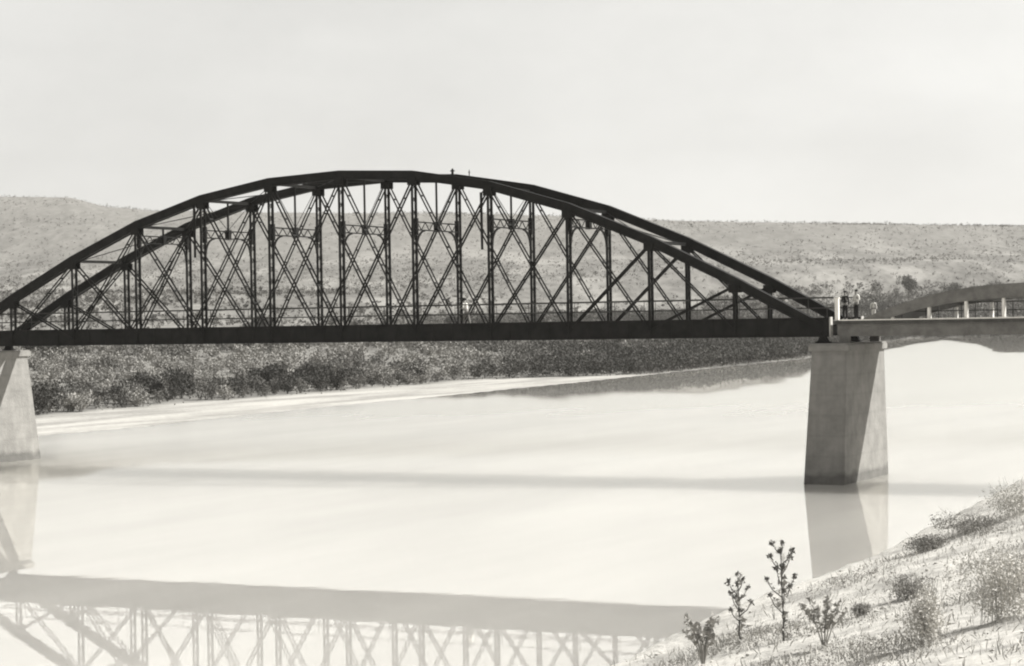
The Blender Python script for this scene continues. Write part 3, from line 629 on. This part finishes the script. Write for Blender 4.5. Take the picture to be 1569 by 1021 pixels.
#  image-plane direction u/v, distance, kind, scale
TR = [(.165, 905, 2, 1.35), (.172, 900, 0, 1.3), (.160, 910, 3, 1.2), (.178, 915, 2, 1.2), (.184, 980, 1, 1.5), (.186, 985, 1, 1.1), (.150, 760, 3, 1.1), (.143, 770, 0, .9),
      (.135, 740, 2, .9), (.125, 700, 3, 1.0), (.118, 690, 0, .9), (.195, 960, 3, 1.3), (.205, 985, 2, 1.0), (.215, 970, 0, 1.0), (.226, 990, 2, 1.1), (.236, 980, 3, 1.2),
      (.165, 870, 2, 1.0), (.192, 890, 2, .9), (.212, 905, 0, .9), (.232, 890, 2, 1.0), (.222, 900, 3, .9), (.242, 900, 0, 1.0), (.110, 640, 2, .9), (.100, 620, 0, .8), (.090, 600, 3, .9), (.082, 590, 2, .8),
      (.070, 560, 0, .9), (.060, 545, 3, .8), (-.015, 610, 2, .9), (-.028, 600, 0, .8), (-.005, 620, 3, .8), (.010, 600, 0, .75), (-.115, 520, 0, .8), (-.122, 530, 3, .7),
      (-.213, 330, 0, .6), (-.222, 335, 2, .6), (-.205, 345, 3, .55), (-.17, 420, 3, .6), (.030, 600, 3, .9), (.045, 620, 2, .8)]
for r1, k, s1 in [(.172, 0, .75), (.176, 2, .8), (.181, 0, .7), (.187, 3, .45), (.193, 3, .4), (.199, 3, .55), (.204, 1, .55), (.210, 3, .7), (.216, 0, .8), (.222, 2, .95), (.228, 0, 1.0), (.234, 2, .95), (.240, 0, .9), (.158, 3, .7), (.150, 2, .6), (.142, 0, .6)]:
    v1 = 560
    while v1 < 1000:
        x, y = uv2w((r1*v1, v1))
        if height(np.array([x]), np.array([y]))[1][0] > 3: break
        v1 += 3
    TR.append((r1, v1, k, s1))
for i, (r1, v1, k, s1) in enumerate(TR):
    x, y = uv2w((r1*v1, v1)); o = TP[k] if not tu[k] else copy_tree(TP[k]); tu[k] = True
    o.location = (x, y, H(x, y)-.1); o.rotation_euler.z = i*1.7; o.scale = (s1,)*3
    tag(o, ('dark spreading tree on the distant plain behind the river', 'tall narrow dark tree rising above the others on the distant plain', 'wide low dark tree on the distant plain behind the river', 'low grey tree on the distant plain behind the river')[k], 'tree', 'trees on the plain beyond the river')

# ------------------------------------------------------------------ foreground bank
def gz_(u, v):
    x, y = uv2w((u, v)); return (float(x), float(y), H(float(x), float(y)))
def stalk_plant(u, v, h, n, seed, label, bend=.1, spread=.5, grp=None):
    rg2 = np.random.default_rng(seed); ro = empty('thistle_plant', gz_(u, v), rg2.uniform(0, 6)); tag(ro, label, 'plant', grp)
    pts = [Vector((0, 0, -.05))]; 
    for i in range(8): pts.append(pts[-1]+Vector((rg2.normal()*.01+bend*.02, rg2.normal()*.01, (h+.05)/8)))
    b = MB()
    for i in range(8): b.rod(pts[i], pts[i+1], .016*(1-i*.08), .016*(1-(i+1)*.08), 6)
    b.build('stem', TWIG, ro); nb = NB(); bb = MB(); tips = []
    for i in range(n):
        t = .30+.70*(i+.5)/n; j = min(7, int(t*8)); base = pts[j].lerp(pts[j+1], t*8-j); a_ = i*2.4+rg2.uniform(-.4, .4)
        ln = h*spread*(.26*(1-t)+.20)*rg2.uniform(.7, 1.25); e = base+Vector((math.cos(a_)*ln, math.sin(a_)*ln, ln*1.15)); mid = base.lerp(e, .5)+Vector((math.cos(a_), math.sin(a_), -.6))*ln*.12
        bb.rod(base, mid, .009, .007, 5); bb.rod(mid, e, .007, .005, 5); tips.append(e)
        for q_ in np.linspace(.25, .95, 4):
            p = base.lerp(e, float(q_)); nb.leaves(np.array([[p.x, p.y, p.z]]).repeat(3, 0)+rg2.normal(size=(3, 3))*.01, .045, rg2, .5)
    bb.build('side_branches', TWIG, ro); tips.append(pts[-1])
    for e in tips:
        c_ = np.array([[e.x, e.y, e.z]]).repeat(26, 0); d = rg2.normal(size=(26, 3)); d /= np.linalg.norm(d, axis=1)[:, None]; hd = NB(); hd.leaves(c_+d*.022, .045, rg2, .8); hd.build('seed_head', L_MID, ro)
    q_ = rg2.uniform(.05, .95, 34); c_ = np.array([list(pts[min(7, int(t*8))].lerp(pts[min(7, int(t*8))+1], t*8-min(7, int(t*8)))) for t in q_]); nb.leaves(c_, .10, rg2, .4)
    nb.build('leaves', L_STALK, ro); return ro
stalk_plant(3.62, 29.2, 1.22, 12, 1, 'tall branching thistle with seed heads standing against the water', .1, .55)
stalk_plant(3.13, 30.2, .86, 9, 2, 'shorter branching thistle left of the tallest one', .3, .6)
def fan_plant(u, v, h, n, seed, label, w=.5):
    rg2 = np.random.default_rng(seed); ro = empty('weed_plant', gz_(u, v), 0); tag(ro, label, 'plant'); b = MB(); nb = NB()
    for i in range(n):
        a_ = rg2.uniform(0, 6.28); r_ = w*rg2.uniform(.15, 1)*h; hh = h*rg2.uniform(.6, 1); e = Vector((math.cos(a_)*r_, math.sin(a_)*r_, hh)); m_ = Vector((math.cos(a_)*r_*.35, math.sin(a_)*r_*.35, hh*.55))
        b.rod((0, 0, -.05), m_, .011, .008, 5); b.rod(m_, e, .008, .004, 5)
        for q_ in np.linspace(.1, 1, 9):
            p = m_.lerp(e, float(q_)); nb.leaves(np.array([[p.x, p.y, p.z]]).repeat(3, 0), .07, rg2, .9)
    b.build('stems', TWIG2, ro); nb.build('leaves', L_STALK, ro); return ro
fan_plant(2.45, 28.4, .62, 16, 3, 'dark fan-shaped weed at the left foot of the bank')
fan_plant(3.85, 27.0, .58, 10, 4, 'small forked weed on pale earth right of the tallest thistle', .7)
def shrub(u, v, w, h, n, seed, m, label):
    rg2 = np.random.default_rng(seed); ro = empty('bank_shrub', gz_(u, v), 0); tag(ro, label, 'shrub'); nb = NB()
    nb.leaves(cloud(rg2, n, w, h*.95, -.16*h, 22), .032, rg2, .5); nb.build('foliage', m, ro); b = MB()
    for i in range(30):
        a_ = rg2.uniform(0, 6.28); r_ = w*rg2.uniform(.1, .5); e = Vector((math.cos(a_)*r_, math.sin(a_)*r_, h*rg2.uniform(.6, 1.0))); m_ = e*.5+Vector((rg2.normal()*.05, rg2.normal()*.05, 0))
        st = Vector((e.x*.55, e.y*.55, -.15)); b.rod(st, m_, .004, .003, 4); b.rod(m_, e, .003, .0015, 4)
    b.build('stems', TWIG2, ro); return ro
shrub(7.4, 38.6, 1.0, .36, 2600, 31, L_BANKD, 'dark low shrub sitting on the crest of the bank by the water')
shrub(8.45, 39.9, 1.5, .45, 3400, 32, L_BANKD, 'wide grey shrub on the crest right of the dark one')
shrub(9.3, 40.2, 1.3, .75, 2600, 33, L_BANK, 'pale feathery shrub highest up the bank at the right edge')
shrub(5.6, 24.6, 1.2, .95, 5200, 34, L_BANK, 'big hazy pale shrub in the bottom right corner of the bank')
shrub(5.9, 32.2, .9, .42, 2400, 35, L_BANKD, 'small dark tuft in the middle of the bank slope beneath the pier')
shrub(4.5, 23.7, .6, .85, 2600, 36, L_BANK, 'tall pale weedy shrub between the bottom edge and the middle of the slope')
shrub(6.7, 28.2, .9, .6, 3000, 37, L_BANKD, 'round grey shrub halfway up the bank near the right edge')
shrub(4.95, 31.0, .35, .25, 700, 38, L_BANKD, 'tiny grey tuft above the forked weed on the bank')
# dry grass, litter and pebbles over the bank
def scatter(n, fn): 
    n = int(n*1.7); u_ = rg.uniform(0, 22, n); v_ = rg.uniform(17, 48, n); x_ = CAM.x+U[0]*u_+V[0]*v_; y_ = CAM.y+U[1]*u_+V[1]*v_; h_, s2, c2, _ = height(x_, y_)
    d_ = fbm(x_/1.3, y_/1.3, 4, 70); o_ = (c2 > .6) & fn(d_, c2, rg.uniform(size=n)) & (u_/v_ < .60); return np.stack([x_, y_, h_], 1)[o_]
p = scatter(50000, lambda d, c2, q: (q < .16+2.6*np.clip(d, 0, 1)) & (c2 > 1.2)); nb = NB(); nb.blades(p+np.array([0, 0, -.01]), .12, .012, rg); tag(nb.build('dry_grass', L_DRY), kind='stuff')
p = scatter(330000, lambda d, c2, q: (q < 5.5*np.clip(d-.03, 0, 1)) & (c2 > 1.6)); nb = NB(); nb.leaves(p+rg.uniform(0, 1, (len(p), 3))*np.array([.05, .05, .12]), .024, rg, .9); tag(nb.build('grey_weeds', L_BANKD), kind='stuff')
b = MB(); p = scatter(900, lambda d, c2, q: q < .8)
for x, y, z in p.tolist():
    s1 = rg.uniform(.015, .06); vs_ = [(x+s1*math.cos(t)*rg.uniform(.7, 1.2), y+s1*math.sin(t)*rg.uniform(.7, 1.2), z+(k-.3)*s1*.6) for k in (0, 1) for t in np.linspace(0, 6.28, 6)[:5]]
    b.add(vs_, [(0, 1, 2, 3, 4), (9, 8, 7, 6, 5)]+[(i, (i+1) % 5, 5+(i+1) % 5, 5+i) for i in range(5)])
tag(b.build('pebbles', CONC2), kind='stuff')

# ------------------------------------------------------------------ air
hm = bpy.data.materials.new('haze_air'); hm.use_nodes = True; n = hm.node_tree; n.nodes.clear(); ho = n.nodes.new('ShaderNodeOutputMaterial')
pv = n.nodes.new('ShaderNodeVolumePrincipled'); pv.inputs['Density'].default_value = .00009; pv.inputs['Color'].default_value = g(.95); pv.inputs['Anisotropy'].default_value = .2
n.links.new(pv.outputs[0], ho.inputs['Volume'])
b = MB(); b.box(-12000, 12000, -12000, 12000, -4.2, 140); tag(b.build('haze', hm), kind='stuff')
